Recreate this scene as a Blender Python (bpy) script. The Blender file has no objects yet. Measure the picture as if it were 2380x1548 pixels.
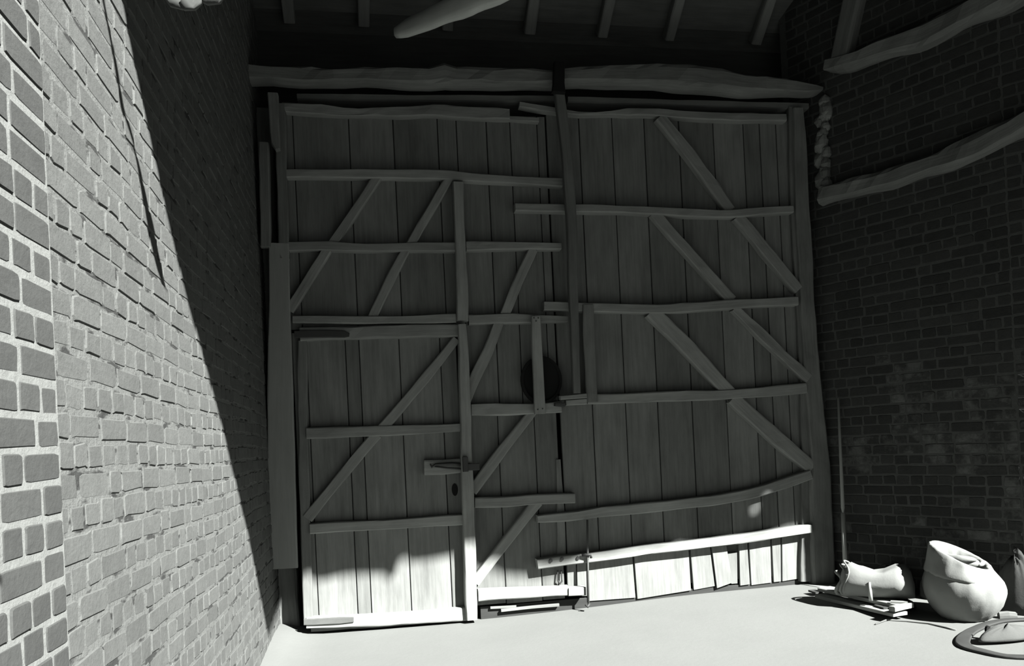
import bpy, math, random
from mathutils import Vector, noise
random.seed(7)
C = bpy.context.scene
COL = C.collection

# ------------------------------------------------------------------ camera
F = 1800.0
YAW, PIT, ROL = 0.174645834, 0.00292254, -0.0481712
CAM = Vector((0.71325, -5.47524, 1.24345))
SHY = 250.88
fwd = Vector((math.sin(YAW)*math.cos(PIT), math.cos(YAW)*math.cos(PIT), math.sin(PIT)))
r0 = Vector((math.cos(YAW), -math.sin(YAW), 0)); u0 = r0.cross(fwd)
RT = r0*math.cos(ROL) + u0*math.sin(ROL); UP = -r0*math.sin(ROL) + u0*math.cos(ROL)
cd = bpy.data.cameras.new('camera'); cam = bpy.data.objects.new('camera', cd); COL.objects.link(cam)
from mathutils import Matrix
m = Matrix((RT, UP, -fwd)).transposed().to_4x4(); m.translation = CAM
cam.matrix_world = m
cd.sensor_width = 36; cd.lens = F/2380*36; cd.shift_y = SHY/2380; cd.clip_start = .02
C.camera = cam
# ------------------------------------------------------------------ light, sky, exposure
SUN = Vector((0.785, -1.0, 1.0))          # direction towards the sun
sl = bpy.data.lights.new('sun', 'SUN'); sl.energy = 28.0; sl.angle = math.radians(0.6); sl.color = (1, 1, .985)
so = bpy.data.objects.new('sun', sl); COL.objects.link(so)
so.rotation_euler = SUN.to_track_quat('Z', 'Y').to_euler(); so.location = (6, -9, 9)
w = bpy.data.worlds.new('sky'); C.world = w; w.use_nodes = True
bg = w.node_tree.nodes['Background']; bg.inputs[0].default_value = (.93, 1, .94, 1); bg.inputs[1].default_value = .025
C.view_settings.view_transform = 'Standard'; C.view_settings.look = 'None'
C.view_settings.exposure = 0; C.view_settings.gamma = 1; C.view_settings.use_curve_mapping = False

# pixel of the photograph -> point on a real plane of the barn
def ray(x, y): return fwd + RT*((x-1190)/F) - UP*((y-774-SHY)/F)
def hit(x, y, n, p0):
    d = ray(x, y); return CAM + d*((p0-CAM).dot(n)/d.dot(n))
YV = Vector((0, 1, 0)); ZV = Vector((0, 0, 1)); XV = Vector((1, 0, 0))
def door(x, y, Y=0.0): return hit(x, y, YV, Vector((0, Y, 0)))
def leftw(x, y, X=0.0): return hit(x, y, XV, Vector((X, 0, 0)))
def flo(x, y, z=0.0): return hit(x, y, ZV, Vector((0, 0, z)))
ANG = math.radians(27.8)
RC = Vector((4.166, 0, 0)); RD = Vector((math.sin(ANG), -math.cos(ANG), 0)); RN = Vector((-math.cos(ANG), -math.sin(ANG), 0))
def rightw(x, y, off=0.0): return hit(x, y, RN, RC+RN*off)
def sm(a, b, x):
    t = min(1, max(0, (x-a)/(b-a))); return t*t*(3-2*t)
def fh(x, y):
    """height of the trodden floor"""
    h = .055*sm(1.3, 3.6, x)*sm(-1.6, -.3, y)
    h += .07*math.exp(-((x+.02)/.16)**2)*sm(-1.3, -.2, y)*(1-sm(.0, .3, y)*.3)
    h += .006*noise.noise(Vector((x*1.3, y*1.3, 3)))
    return h

# ------------------------------------------------------------------ materials
def mat(name, base, tone=.35, rough=.9, kind='wood', grain=.35, bump=.3, spec=.2):
    M = bpy.data.materials.new(name); M.use_nodes = True; N = M.node_tree.nodes; L = M.node_tree.links
    b = N['Principled BSDF']; b.inputs['Roughness'].default_value = rough
    b.inputs['Specular IOR Level'].default_value = spec
    def node(t, **k):
        n = N.new(t)
        for a, v in k.items(): setattr(n, a, v)
        return n
    def math_(op, a, c, clamp=False):
        n = node('ShaderNodeMath', operation=op); n.use_clamp = clamp
        for i, v in enumerate((a, c)):
            if isinstance(v, (int, float)): n.inputs[i].default_value = v
            else: L.new(v, n.inputs[i])
        return n.outputs[0]
    def noi(vec, scale, detail=4, rough_=.6):
        n = node('ShaderNodeTexNoise'); n.inputs['Scale'].default_value = scale; n.inputs['Detail'].default_value = detail
        n.inputs['Roughness'].default_value = rough_; L.new(vec, n.inputs['Vector']); return n.outputs['Fac']
    tn = node('ShaderNodeAttribute', attribute_name='tone').outputs['Fac']
    gr = node('ShaderNodeAttribute', attribute_name='gr').outputs['Vector']
    tc = node('ShaderNodeTexCoord').outputs['Object']
    if kind == 'wood':
        mp = node('ShaderNodeMapping'); L.new(gr, mp.inputs[0]); mp.inputs['Scale'].default_value = (1.6, 26, 26)
        a = noi(mp.outputs[0], 1.6, 6, .65)
        mp2 = node('ShaderNodeMapping'); L.new(gr, mp2.inputs[0]); mp2.inputs['Scale'].default_value = (2.0, 5, 5)
        c = noi(mp2.outputs[0], 1.2, 4, .6)
        v = math_('ADD', math_('MULTIPLY', a, grain*2), math_('MULTIPLY', c, grain*2.2))
        v = math_('ADD', v, 1-grain*2.1)
        h = math_('ADD', a, math_('MULTIPLY', c, .4)); dist = .004
    elif kind == 'brick':
        a = noi(tc, 16, 5, .65); c = noi(tc, 70, 4, .7); g = noi(tc, 1.6, 3, .5)
        v = math_('ADD', math_('MULTIPLY', a, grain*1.6), math_('MULTIPLY', c, grain))
        v = math_('ADD', v, math_('MULTIPLY', g, grain*.8)); v = math_('ADD', v, 1-grain*1.7)
        h = math_('ADD', a, math_('MULTIPLY', c, .5)); dist = .006
    elif kind in ('mortar', 'mortar_holes'):
        a = noi(tc, 24, 5, .7); c = noi(tc, 4, 4, .6)
        v = math_('ADD', math_('MULTIPLY', a, grain*1.6), math_('MULTIPLY', c, grain)); v = math_('ADD', v, 1-grain*1.3)
        h = a; dist = .01
        if kind == 'mortar_holes':       # joints where the mortar has fallen out
            mp = node('ShaderNodeMapping'); L.new(tc, mp.inputs[0]); mp.inputs['Scale'].default_value = (1, .45, 1.5)
            k1 = noi(mp.outputs[0], 13, 3, .6)
            ho = math_('MULTIPLY', math_('SUBTRACT', k1, .54), 14, True)
            v = math_('MULTIPLY', v, math_('SUBTRACT', 1, math_('MULTIPLY', ho, .72)))
    elif kind == 'limebrick':
        a = noi(tc, 7, 5, .65); c = noi(tc, 40, 4, .7)
        k1 = math_('MULTIPLY', math_('SUBTRACT', a, .46), 6, True)
        v = math_('ADD', math_('MULTIPLY', k1, .6), math_('MULTIPLY', c, .35)); v = math_('ADD', v, .2)
        h = math_('ADD', a, c); dist = .006
    elif kind == 'floor':
        a = noi(tc, 2.2, 6, .6); c = noi(tc, 30, 5, .65)
        v = math_('ADD', math_('MULTIPLY', a, grain*2), math_('MULTIPLY', c, grain*.6)); v = math_('ADD', v, 1-grain*1.3)
        h = math_('ADD', math_('MULTIPLY', a, .3), math_('MULTIPLY', c, .3)); dist = .012
    else:
        a = noi(tc, 12, 5, .6); c = noi(tc, 120, 2, .5)
        v = math_('ADD', math_('MULTIPLY', a, grain*2), math_('MULTIPLY', c, grain*.4)); v = math_('ADD', v, 1-grain*1.2)
        h = math_('ADD', a, math_('MULTIPLY', c, .3)); dist = .004
    t = math_('ADD', math_('MULTIPLY', math_('SUBTRACT', tn, .5), tone*2), 1.0)
    v = math_('MULTIPLY', v, t)
    v = math_('MAXIMUM', v, .05)
    mx = node('ShaderNodeVectorMath', operation='SCALE'); mx.inputs[0].default_value = base; L.new(v, mx.inputs['Scale'])
    L.new(mx.outputs[0], b.inputs['Base Color'])
    bp = node('ShaderNodeBump'); bp.inputs['Strength'].default_value = bump; bp.inputs['Distance'].default_value = dist
    L.new(h, bp.inputs['Height']); L.new(bp.outputs[0], b.inputs['Normal'])
    return M
def g(v): return (v*.965, v, v*.95)
MW = {
 'plank': mat('door planks', g(0.136), .3, .85, grain=.42, bump=.7),
 'rail': mat('hewn rails', g(0.20), .2, .85, grain=.4, bump=.6),
 'beam': mat('old beam', g(0.14), .2, .9, grain=.42, bump=.9),
 'dark': mat('dark timber', g(0.04), .3, .9, grain=.35),
 'pale': mat('pale pole', g(0.26), .1, .8, grain=.15),
 'post': mat('post cover board', g(0.22), .1, .85, grain=.15, bump=.3),
 'brick': mat('weathered brick', g(0.076), .16, .95, 'brick', .3, .6),
 'brick_pier': mat('pier brick', g(0.048), .15, .95, 'brick', .22, .5),
 'mortar': mat('lime mortar', g(0.100), .2, 1, 'mortar_holes', .22, .8),
 'mortar_pier': mat('pale mortar', g(0.15), .1, 1, 'mortar', .12, .5),
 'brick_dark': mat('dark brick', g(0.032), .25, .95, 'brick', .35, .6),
 'lime': mat('limewashed brick', g(0.09), .2, .95, 'limebrick', .35, .6),
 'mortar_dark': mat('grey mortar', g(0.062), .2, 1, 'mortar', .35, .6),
 'floor': mat('dusty floor', g(0.125), .1, 1, 'floor', .09, .35),
 'iron': mat('rusted iron', g(0.03), .2, .6, 'other', .25, .4, .4),
 'iron_grey': mat('grey iron', g(0.08), .2, .6, 'other', .25, .3, .4),
 'sack': mat('pale sackcloth', g(0.175), .1, .95, 'other', .10, .35),
 'sack_shaded': mat('shaded sackcloth', g(.075), .1, .95, 'other', .2, .4),  # darker copy of the pale sackcloth, partial shade put into the colour
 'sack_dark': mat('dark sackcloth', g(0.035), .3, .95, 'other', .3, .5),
 'shade_tone': mat('dark rubber', g(0.035), .1, .7, 'other', .15, .2),
 'plaster': mat('crumbling plaster', g(.16), .3, .95, 'other', .3, .5),
 'brace': mat('pale brace wood', g(.42), .2, .85, grain=.25),
 'rafter': mat('rafter wood', g(.15), .3, .9, grain=.35),
 'black': mat('plain black', g(0.01), .1, .95, 'other', .2, .2),  # flat black, also stands in for shade inside small holes
 'leaf': mat('pale leaf', g(0.07), .1, .7, 'other', .1, .2),
 'roof': mat('roof boards', g(.085), .4, .95, grain=.4),
}

# ------------------------------------------------------------------ mesh builder
class MB:
    def __init__(s): s.v = []; s.f = []; s.mi = []; s.gr = []; s.t = []
    def add(s, vs, fs, tone=.5, gr=None, mi=0):
        o = len(s.v)
        for i, p in enumerate(vs):
            s.v.append(Vector(p)); s.gr.append(Vector(gr[i]) if gr else Vector(p)); s.t.append(tone)
        for f in fs: s.f.append([o+i for i in f]); s.mi.append(mi)
    def box(s, x0, x1, y0, y1, z0, z1, tone=.5, along='z', mi=0, cham=.003):
        c = min(cham, (x1-x0)*.2, (y1-y0)*.2, (z1-z0)*.2)
        # lofted box with chamfered long edges
        if along == 'z': P = lambda a, b, l: Vector((a, b, l)); A = (x0, x1); B = (y0, y1); Lr = (z0, z1)
        elif along == 'x': P = lambda a, b, l: Vector((l, b, a)); A = (z0, z1); B = (y0, y1); Lr = (x0, x1)
        else: P = lambda a, b, l: Vector((a, l, b)); A = (x0, x1); B = (z0, z1); Lr = (y0, y1)
        sec = [(A[0]+c, B[0]), (A[1]-c, B[0]), (A[1], B[0]+c), (A[1], B[1]-c), (A[1]-c, B[1]), (A[0]+c, B[1]), (A[0], B[1]-c), (A[0], B[0]+c)]
        rs = Vector((random.random()*40, random.random()*40, random.random()*40))
        vs = []; gs = []
        for l in Lr:
            for a, b in sec: vs.append(P(a, b, l)); gs.append(Vector((l, a, b))+rs)
        fs = [[i, (i+1) % 8, 8+(i+1) % 8, 8+i] for i in range(8)] + [list(range(8))[::-1], list(range(8, 16))]
        s.add(vs, fs, tone, gs, mi)
    def timber(s, pts, ws, n, depth, tone=.5, wob=.004, step=.07, rnd=.25, endcut=0):
        """hewn timber: centre line pts (on the front face), widths ws, n = outward normal of the front"""
        n = Vector(n).normalized()
        # resample with Catmull-Rom
        Ps = []; Ws = []
        m_ = len(pts)
        for i in range(m_-1):
            p0 = pts[max(0, i-1)]; p1 = pts[i]; p2 = pts[i+1]; p3 = pts[min(m_-1, i+2)]
            k = max(1, int((p2-p1).length/step))
            for j in range(k):
                t = j/k
                q = .5*((2*p1)+(p2-p0)*t+(2*p0-5*p1+4*p2-p3)*t*t+(3*p1-p0-3*p2+p3)*t**3)
                Ps.append(q); Ws.append(ws[i]*(1-t)+ws[i+1]*t)
        Ps.append(pts[-1]); Ws.append(ws[-1])
        rs = Vector((random.random()*40, random.random()*40, random.random()*40))
        sec = []
        for (a, b) in ((-1, -1), (1, -1), (1, 1), (-1, 1)):
            pass
        vs = []; gs = []; L = 0
        R = rnd
        shape = [(-1+R, 0), (1-R, 0), (1-R*.3, .3*R), (1, R), (1, 1), (-1, 1), (-1, R), (-1+R*.3, .3*R)]
        for i, p in enumerate(Ps):
            d = (Ps[min(i+1, len(Ps)-1)]-Ps[max(i-1, 0)]).normalized()
            c = n.cross(d).normalized()
            if i: L += (p-Ps[i-1]).length
            hw = Ws[i]/2
            for k, (a, b) in enumerate(shape):
                e = wob*noise.noise(Vector((L*4+rs.x, a*1.7+rs.y, rs.z)))*1.6 if wob else 0
                e2 = wob*noise.noise(Vector((L*9+rs.z, k*1.3, rs.x)))
                q = p + c*(a*(hw+e)) - n*(depth*b) - n*(e2*(1 if b < .5 else 0))
                vs.append(q); gs.append(Vector((L, a*hw, b*depth))+rs)
        K = 8
        fs = [[i*K+k, i*K+(k+1) % K, (i+1)*K+(k+1) % K, (i+1)*K+k] for i in range(len(Ps)-1) for k in range(K)]
        fs += [list(range(K))[::-1], list(range((len(Ps)-1)*K, len(Ps)*K))]
        s.add(vs, fs, tone, gs)
    def tube(s, pts, rad, seg=10, tone=.5, cap=True):
        rads = rad if isinstance(rad, (list, tuple)) else [rad]*len(pts)
        vs = []; gs = []; L = 0; nrm = None
        for i, p in enumerate(pts):
            d = (pts[min(i+1, len(pts)-1)]-pts[max(i-1, 0)]).normalized()
            if nrm is None: nrm = d.orthogonal().normalized()
            nrm = (nrm-d*nrm.dot(d)).normalized(); bn = d.cross(nrm)
            if i: L += (p-pts[i-1]).length
            for k in range(seg):
                a = 2*math.pi*k/seg
                vs.append(p+(nrm*math.cos(a)+bn*math.sin(a))*rads[i]); gs.append(Vector((L, math.cos(a)*rads[i], math.sin(a)*rads[i])))
        fs = [[i*seg+k, i*seg+(k+1) % seg, (i+1)*seg+(k+1) % seg, (i+1)*seg+k] for i in range(len(pts)-1) for k in range(seg)]
        if cap: fs += [list(range(seg))[::-1], list(range((len(pts)-1)*seg, len(pts)*seg))]
        s.add(vs, fs, tone, gs)
    def loft(s, rings, tone=.5, cap0=True, cap1=True):
        K = len(rings[0]); vs = [p for r in rings for p in r]
        fs = [[i*K+k, i*K+(k+1) % K, (i+1)*K+(k+1) % K, (i+1)*K+k] for i in range(len(rings)-1) for k in range(K)]
        if cap0: fs.append(list(range(K))[::-1])
        if cap1: fs.append(list(range((len(rings)-1)*K, len(rings)*K)))
        s.add(vs, fs, tone)
    def build(s, name, m_, parent=None, origin=None, smooth=False, kind=None):
        me = bpy.data.meshes.new(name)
        if parent is not None: o0 = wloc[parent.name]
        elif origin is not None: o0 = Vector(origin)
        else:
            xs = [p.x for p in s.v]; ys = [p.y for p in s.v]; zs = [p.z for p in s.v]
            o0 = Vector(((min(xs)+max(xs))/2, (min(ys)+max(ys))/2, min(zs)))
        me.from_pydata([p-o0 for p in s.v], [], s.f)
        for q in (m_ if isinstance(m_, (list, tuple)) else [m_]): me.materials.append(q)
        me.polygons.foreach_set('material_index', s.mi)
        me.polygons.foreach_set('use_smooth', [smooth]*len(s.f))
        a = me.attributes.new('gr', 'FLOAT_VECTOR', 'POINT'); a.data.foreach_set('vector', [c for q in s.gr for c in q])
        a = me.attributes.new('tone', 'FLOAT', 'POINT'); a.data.foreach_set('value', s.t)
        import bmesh
        bm = bmesh.new(); bm.from_mesh(me); bmesh.ops.recalc_face_normals(bm, faces=bm.faces); bm.to_mesh(me); bm.free()
        o = bpy.data.objects.new(name, me); COL.objects.link(o)
        if parent is not None: o.parent = parent; wloc[o.name] = o0.copy()
        else: o.location = o0; wloc[o.name] = o0.copy()
        if kind: o['kind'] = kind
        return o
wloc = {}
def tag(o, label=None, cat=None, group=None, kind=None):
    if label: o['label'] = label
    if cat: o['category'] = cat
    if group: o['group'] = group
    if kind: o['kind'] = kind
    return o
def empty(name, loc, label=None, cat=None, group=None, kind=None):
    o = bpy.data.objects.new(name, None); COL.objects.link(o); o.location = loc; o.empty_display_size = .1
    wloc[o.name] = Vector(loc); return tag(o, label, cat, group, kind)

# ------------------------------------------------------------------ floor
mb = MB()
xs = [-1.0+.1*i for i in range(0, 62)] + [5.4+.5*i for i in range(0, 16)]
ys = [-3.1+.08*i for i in range(0, 46)]
vs = [(x, y, fh(x, y)) for y in ys for x in xs]
nx = len(xs)
mb.add(vs, [[j*nx+i, j*nx+i+1, (j+1)*nx+i+1, (j+1)*nx+i] for j in range(len(ys)-1) for i in range(nx-1)])
o = mb.build('floor', MW['floor'], origin=(0, 0, 0), smooth=True)
tag(o, 'pale dusty trodden floor running up to the barn doors', 'floor', kind='structure')

mb = MB(); mb.box(-8, 16, -18, -3.1, -.2, .0, along='x')  # unseen ground, coloured dark to cut bounced light on the upper doors
tag(mb.build('ground', MW['dark'], origin=(0, -7, 0)), 'unseen yard ground, coloured dark so less light bounces onto the doors', 'ground', kind='structure')

# ------------------------------------------------------------------ brick walls
def brick_wall(mbx, P0, D, Nn, s0, s1, z0, z1, rh=.0735, bl=.205, joint=.011, mi_b=0, mi_m=1, jit=.003, seed=0, tone_fn=None, wav=.012, lime=None, rel=1.0):
    rnd = random.Random(seed); r = 0; z = z0
    while z < z1:
        hd = r % 2 == 1
        bw = bl/2 if hd else bl
        s = s0 + (0 if hd else -rnd.random()*bl*.5) - rnd.random()*.03
        while s < s1:
            wv = bw*rnd.uniform(.9, 1.08)
            if (not hd) and rnd.random() < .08: wv = bl/2
            if hd and rnd.random() < .05: wv = bl
            a = max(s0, s)+joint/2*rnd.uniform(.5, 1.4); b = min(s1, s+wv)-joint/2*rnd.uniform(.5, 1.4)
            s += wv
            if b-a < .02: continue
            hh = rh-joint*rnd.uniform(.7, 1.3); zz = z + rnd.uniform(-.002, .002)
            dz = lambda q: wav*noise.noise(Vector((q*.7+seed, z*1.1, seed*3.1)))
            out = rnd.uniform(-.0012, .0028)*rel
            cx = (a+b)/2; cz = zz+hh/2
            ring = []
            for (fx, fz) in ((0, 0), (.13, 0), (.87, 0), (1, 0), (1, .2), (1, .8), (1, 1), (.87, 1), (.13, 1), (0, 1), (0, .8), (0, .2)):
                px_ = a+(b-a)*fx; co = .0012 if fx in (0, 1) and fz in (0, 1) else 0
                ring.append((px_+(co if fx < .5 else -co)+rnd.uniform(-jit, jit), zz+hh*fz+dz(px_)+(co if fz < .5 else -co)+rnd.uniform(-jit, jit)*.8))
            inn = [(p+(cx-p)*.004/max(.03, abs(cx-p)), q+(cz+dz(p)-q)*.004/max(.02, abs(cz+dz(p)-q))) for p, q in ring]
            tl = [rnd.uniform(-.0003, .0003) for _ in ring]
            V = [P0+D*p+ZV*q-Nn*.012 for p, q in ring]+[P0+D*p+ZV*q-Nn*.003 for p, q in ring]+[P0+D*p+ZV*q+Nn*(out+e_) for (p, q), e_ in zip(inn, tl)]+[P0+D*cx+ZV*(cz+dz(cx))+Nn*(out+.0003)]
            Fs = [[k, (k+1) % 12, 12+(k+1) % 12, 12+k] for k in range(12)]+[[12+k, 12+(k+1) % 12, 24+(k+1) % 12, 24+k] for k in range(12)]+[[24+k, 24+(k+1) % 12, 36] for k in range(12)]
            t = rnd.uniform(.15, .85)
            if tone_fn: t = tone_fn(cx, cz, t)
            m_i = mi_b
            if lime and lime(cx, cz, rnd): m_i = 2
            mbx.add(V, Fs, t, mi=m_i)
        z += rh; r += 1
def slab(mbx, P0, D, Nn, s0, s1, z0, z1, th=.3, off=.0015, mi=1):
    V = [P0+D*p+ZV*q-Nn*o_ for o_ in (off, th) for p, q in ((s0, z0), (s1, z0), (s1, z1), (s0, z1))]
    mbx.add(V, [[0, 1, 2, 3], [7, 6, 5, 4], [0, 4, 5, 1], [1, 5, 6, 2], [2, 6, 7, 3], [3, 7, 4, 0]], mi=mi)
NX = Vector((1, 0, 0))
mb = MB(); YP = -3.57
# s measured from the door corner towards the camera
P0 = Vector((0, .42, 0)); D = Vector((0, -1, 0))
slab(mb, P0, D, NX, 0, .42-YP, -.1, 5.2, mi=1)
brick_wall(mb, P0, D, NX, 0, .42-YP, -.03, 5.1, seed=3, jit=.005, wav=.03)
tag(mb.build('wall_left', [MW['brick'], MW['mortar']], origin=(0, .42, 0)), 'long weathered brick wall on the left, half sunlit, half in shadow', 'wall', kind='structure')
mb = MB(); P0 = Vector((.012, YP-.004, 0))
slab(mb, P0, D, NX, 0, 1.05, -.1, 5.2, mi=1)
brick_wall(mb, P0, D, NX, 0, 1.05, -.04, 5.1, seed=11, jit=.002, joint=.011, wav=.014)
tag(mb.build('wall_left_pier', [MW['brick_pier'], MW['mortar_pier']], origin=(0, YP, 0)), 'darker brick pier with white mortar at the left edge of the photo', 'wall', kind='structure')
# right splayed wall
def lime(s, z, rnd):
    a = noise.noise(Vector((s*2.6+5, z*3.2, 1)))
    lim = .25 - .45*sm(.3, 1.3, s)*sm(1.75, 1.2, z) if z < 1.75 else 2
    if z < .62: lim = .12
    return a > lim+rnd.uniform(-.08, .08)
mb = MB()
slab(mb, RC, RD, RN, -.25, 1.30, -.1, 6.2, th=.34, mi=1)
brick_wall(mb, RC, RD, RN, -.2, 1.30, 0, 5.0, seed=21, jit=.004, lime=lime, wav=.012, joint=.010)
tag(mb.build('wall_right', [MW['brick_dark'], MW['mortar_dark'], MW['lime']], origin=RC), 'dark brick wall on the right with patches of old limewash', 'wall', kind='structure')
# unseen wall added beyond the right edge, angled to keep the sun out there
E0 = RC+RD*1.30; ED = Vector((.80, -1, 0)).normalized()
EN = Vector((-1, -.80, 0)).normalized()
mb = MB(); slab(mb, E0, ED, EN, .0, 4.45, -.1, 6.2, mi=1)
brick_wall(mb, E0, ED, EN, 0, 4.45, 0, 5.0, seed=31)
tag(mb.build('wall_right_blocker', [MW['brick_dark'], MW['mortar_dark']], origin=E0), 'unseen dark brick wall added beyond the right edge to block sun and sky', 'wall', kind='structure')
# added dark sheet behind the doors, blocks outside light at the gaps
mb = MB(); mb.box(-.3, 4.9, .42, .5, -.1, 6, along='x')
tag(mb.build('wall_back_blocker', MW['dark']), 'dark sheet added behind and above the barn doors to block outside light', 'wall', kind='structure')

# ------------------------------------------------------------------ roof
RS = .8; Z0 = 4.30; Y0 = .5
def rz(y): return Z0+RS*(Y0-y)
mb = MB()
for i in range(27):
    y1 = Y0-i*.2; y0 = y1-.196
    t = random.random()
    V = []
    for x in (-.35, 10.5):
        V += [Vector((x, y1, rz(y1))), Vector((x, y0, rz(y0))), Vector((x, y0, rz(y0)+.05)), Vector((x, y1, rz(y1)+.05))]
    mb.add(V, [[0, 1, 2, 3], [7, 6, 5, 4], [0, 4, 5, 1], [1, 5, 6, 2], [2, 6, 7, 3], [3, 7, 4, 0]], t, gr=[Vector((p.x+i*7, p.y, p.z)) for p in V])
# a sheet above closes the cracks
V = [Vector((x, y, rz(y)+d)) for d in (.052, .09) for x, y in ((-.35, Y0), (10.5, Y0), (10.5, -4.9), (-.35, -4.9))]
mb.add(V, [[0, 1, 2, 3], [7, 6, 5, 4], [0, 4, 5, 1], [1, 5, 6, 2], [2, 6, 7, 3], [3, 7, 4, 0]], .3)
tag(mb.build('ceiling', MW['roof'], origin=(0, Y0, Z0)), 'dark sloping boarded underside of the barn roof', 'ceiling', kind='structure')
# left gable infill above the brick
mb = MB()
V = [Vector((x, y, z)) for x in (-.3, -.02) for y, z in ((.45, 5.1), (.45, 5.12), (-4.9, rz(-4.9)), (-4.9, 5.1))]
mb.add(V, [[0, 1, 2, 3], [7, 6, 5, 4], [0, 4, 5, 1], [1, 5, 6, 2], [2, 6, 7, 3], [3, 7, 4, 0]])
tag(mb.build('wall_left_gable', MW['dark']), 'dark boarding between the left brick wall and the roof', 'wall', kind='structure')
# rafters: (px at y=0, px & py of lower end)
rf = [(690, 680, 130), (860, 848, 120), (1050, 1038, 120), (1245, 1228, 110), (1425, 1397, 110), (1585, 1552, 110), (1795, 1755, 110)]
wh = ['leftmost rafter above the doors, beside the left wall', 'dark rafter just left of the pale roof brace', 'dark rafter rising behind the pale roof brace',
      'dark rafter just right of the pale roof brace', 'fifth rafter from the left, above the right door leaf', 'second rafter from the right among those above the door beam', 'rightmost dark rafter above the door beam']
for (xa, xb, yb), lab in zip(rf, wh):
    n = Vector((0, -RS, -1)).normalized(); up = Vector((0, -1, RS)).normalized()
    p = hit(xb, yb, n, Vector((0, Y0, Z0-.09)))
    x0 = p.x
    a = Vector((x0, .3, rz(.3)-.1)); b = Vector((x0+.05, -4.5, rz(-4.5)-.1))
    mb = MB(); mb.timber([a, (a+b)/2+Vector((.02, 0, 0)), b], [.085, .08, .08], n, .09, wob=.005, step=.3)
    tag(mb.build('rafter', MW['rafter']), lab, 'rafter', 'rafters under the roof')
# rafter post at right
p0 = rightw(1948, 128, .10); p1 = rightw(1975, 0, .10); d = (p1-p0)
mb = MB(); mb.timber([p0-d*.15, p1, p0+d*6], [.13, .14, .14], RN, .1, step=.2)
tag(mb.build('roof_strut', MW['plank']), 'upright roof strut rising from the top log on the right wall', 'beam')
# pale brace log
a = door(915, 72, -1.0); b = door(1095, -6, -1.9); e = b+(b-a)*1.1
mb = MB(); mb.timber([a, a+(b-a)*.18, a+(b-a)*.5, b, e], [.05, .085, .10, .11, .12], Vector((-.2, -1, -.35)), .1, wob=.007, rnd=.6)
tag(mb.build('roof_brace', MW['brace'], smooth=True), 'pale hewn log brace poking down under the roof, top centre', 'beam')

# ------------------------------------------------------------------ unseen front gable, its edge shaped to cast the shadows on doors and wall
PY = -4.6
SN = SUN
def onfront(p):
    k = (p.y-PY)/1.0
    return p + SN*k
prof = []
for (x, y) in [(285, 0), (345, 300), (430, 670), (520, 1000), (580, 1250), (625, 1480)]:
    prof.append(onfront(leftw(x, y)))
first = prof[0]; prof.insert(0, first+(prof[0]-prof[1])*2.2)
dp = [(700, 1340), (745, 1347), (775, 1340), (800, 1333), (860, 1332), (895, 1332), (903, 1345), (915, 1347), (924, 1310), (932, 1288), (942, 1296), (955, 1304), (1000, 1298), (1040, 1290), (1085, 1285), (1112, 1318), (1140, 1310), (1170, 1328), (1215, 1330), (1250, 1334), (1300, 1328),
      (1340, 1310), (1400, 1302), (1450, 1287), (1500, 1284), (1560, 1268), (1575, 1258), (1640, 1262), (1700, 1248), (1760, 1246), (1800, 1232), (1830, 1222), (1862, 1218), (1950, 1215)]
pend = []
for (x, y) in dp: pend.append(onfront(door(x, y)))
prof += pend
prof.append(prof[-1]+Vector((1.6, 0, 0)))
prof.sort(key=lambda p: p.x)
def pz(x):
    if x <= prof[0].x: return prof[0].z+(prof[0].x-x)*.15
    for a, b in zip(prof, prof[1:]):
        if a.x <= x <= b.x: return a.z+(b.z-a.z)*(x-a.x)/max(1e-6, b.x-a.x)
    return prof[-1].z
hole = onfront(door(1768, 1168, -.03))  # opening cut so a small spot of sun reaches the right leaf
mb = MB(); TH = .02; ZT = rz(PY)+.05
xx = [-.35+.12*i for i in range(19)]; x = xx[-1]
while x < 10.4: x += .03 if x < 8.9 else .3; xx.append(x)
for a, b in zip(xx, xx[1:]):
    za, zb = pz(a), pz(b); segs = [((za, zb), (ZT, ZT))]
    cx = (a+b)/2
    if abs(cx-hole.x) < .036:
        hh = math.sqrt(max(0, .038**2-(cx-hole.x)**2))
        segs = [((za, zb), (hole.z-hh, hole.z-hh)), ((hole.z+hh, hole.z+hh), (ZT, ZT))]
    for (l, u) in segs:
        V = [Vector((q, PY+d, z)) for d in (0, -TH) for q, z in ((a, l[0]), (b, l[1]), (b, u[1]), (a, u[0]))]
        mb.add(V, [[0, 1, 2, 3], [7, 6, 5, 4], [0, 4, 5, 1], [2, 6, 7, 3], [1, 5, 6, 2], [3, 7, 4, 0]])
tag(mb.build('wall_front_shade', MW['dark'], origin=(0, PY, 5)), 'unseen gable over the open front, its ragged edge shaped to cast the shadows', 'wall', kind='structure')
# rope hanging from the gable: throws the thin curved shadow on the left wall
W = [(240, 0, .012), (262, 110, .016), (285, 250, .02), (312, 340, .012), (325, 400, .02), (342, 490, .035), (356, 560, .05), (366, 605, .045), (378, 650, .025), (387, 672, .006)]
k = .95
pts = [leftw(x, y)+SN*k for x, y, q in W]; rr = [q*.8 for *_, q in W]
top = pts[0]+Vector((0, -.25, 1.2)); pts = [Vector((top.x, PY+.01, pz(top.x)+.1)), top]+pts; rr = [.012, .012]+rr
mb = MB(); mb.tube(pts, rr, 8)
tag(mb.build('hanging_rope', MW['sack_dark'], smooth=True), 'frayed rope end dangling from the front gable', 'rope')

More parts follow.
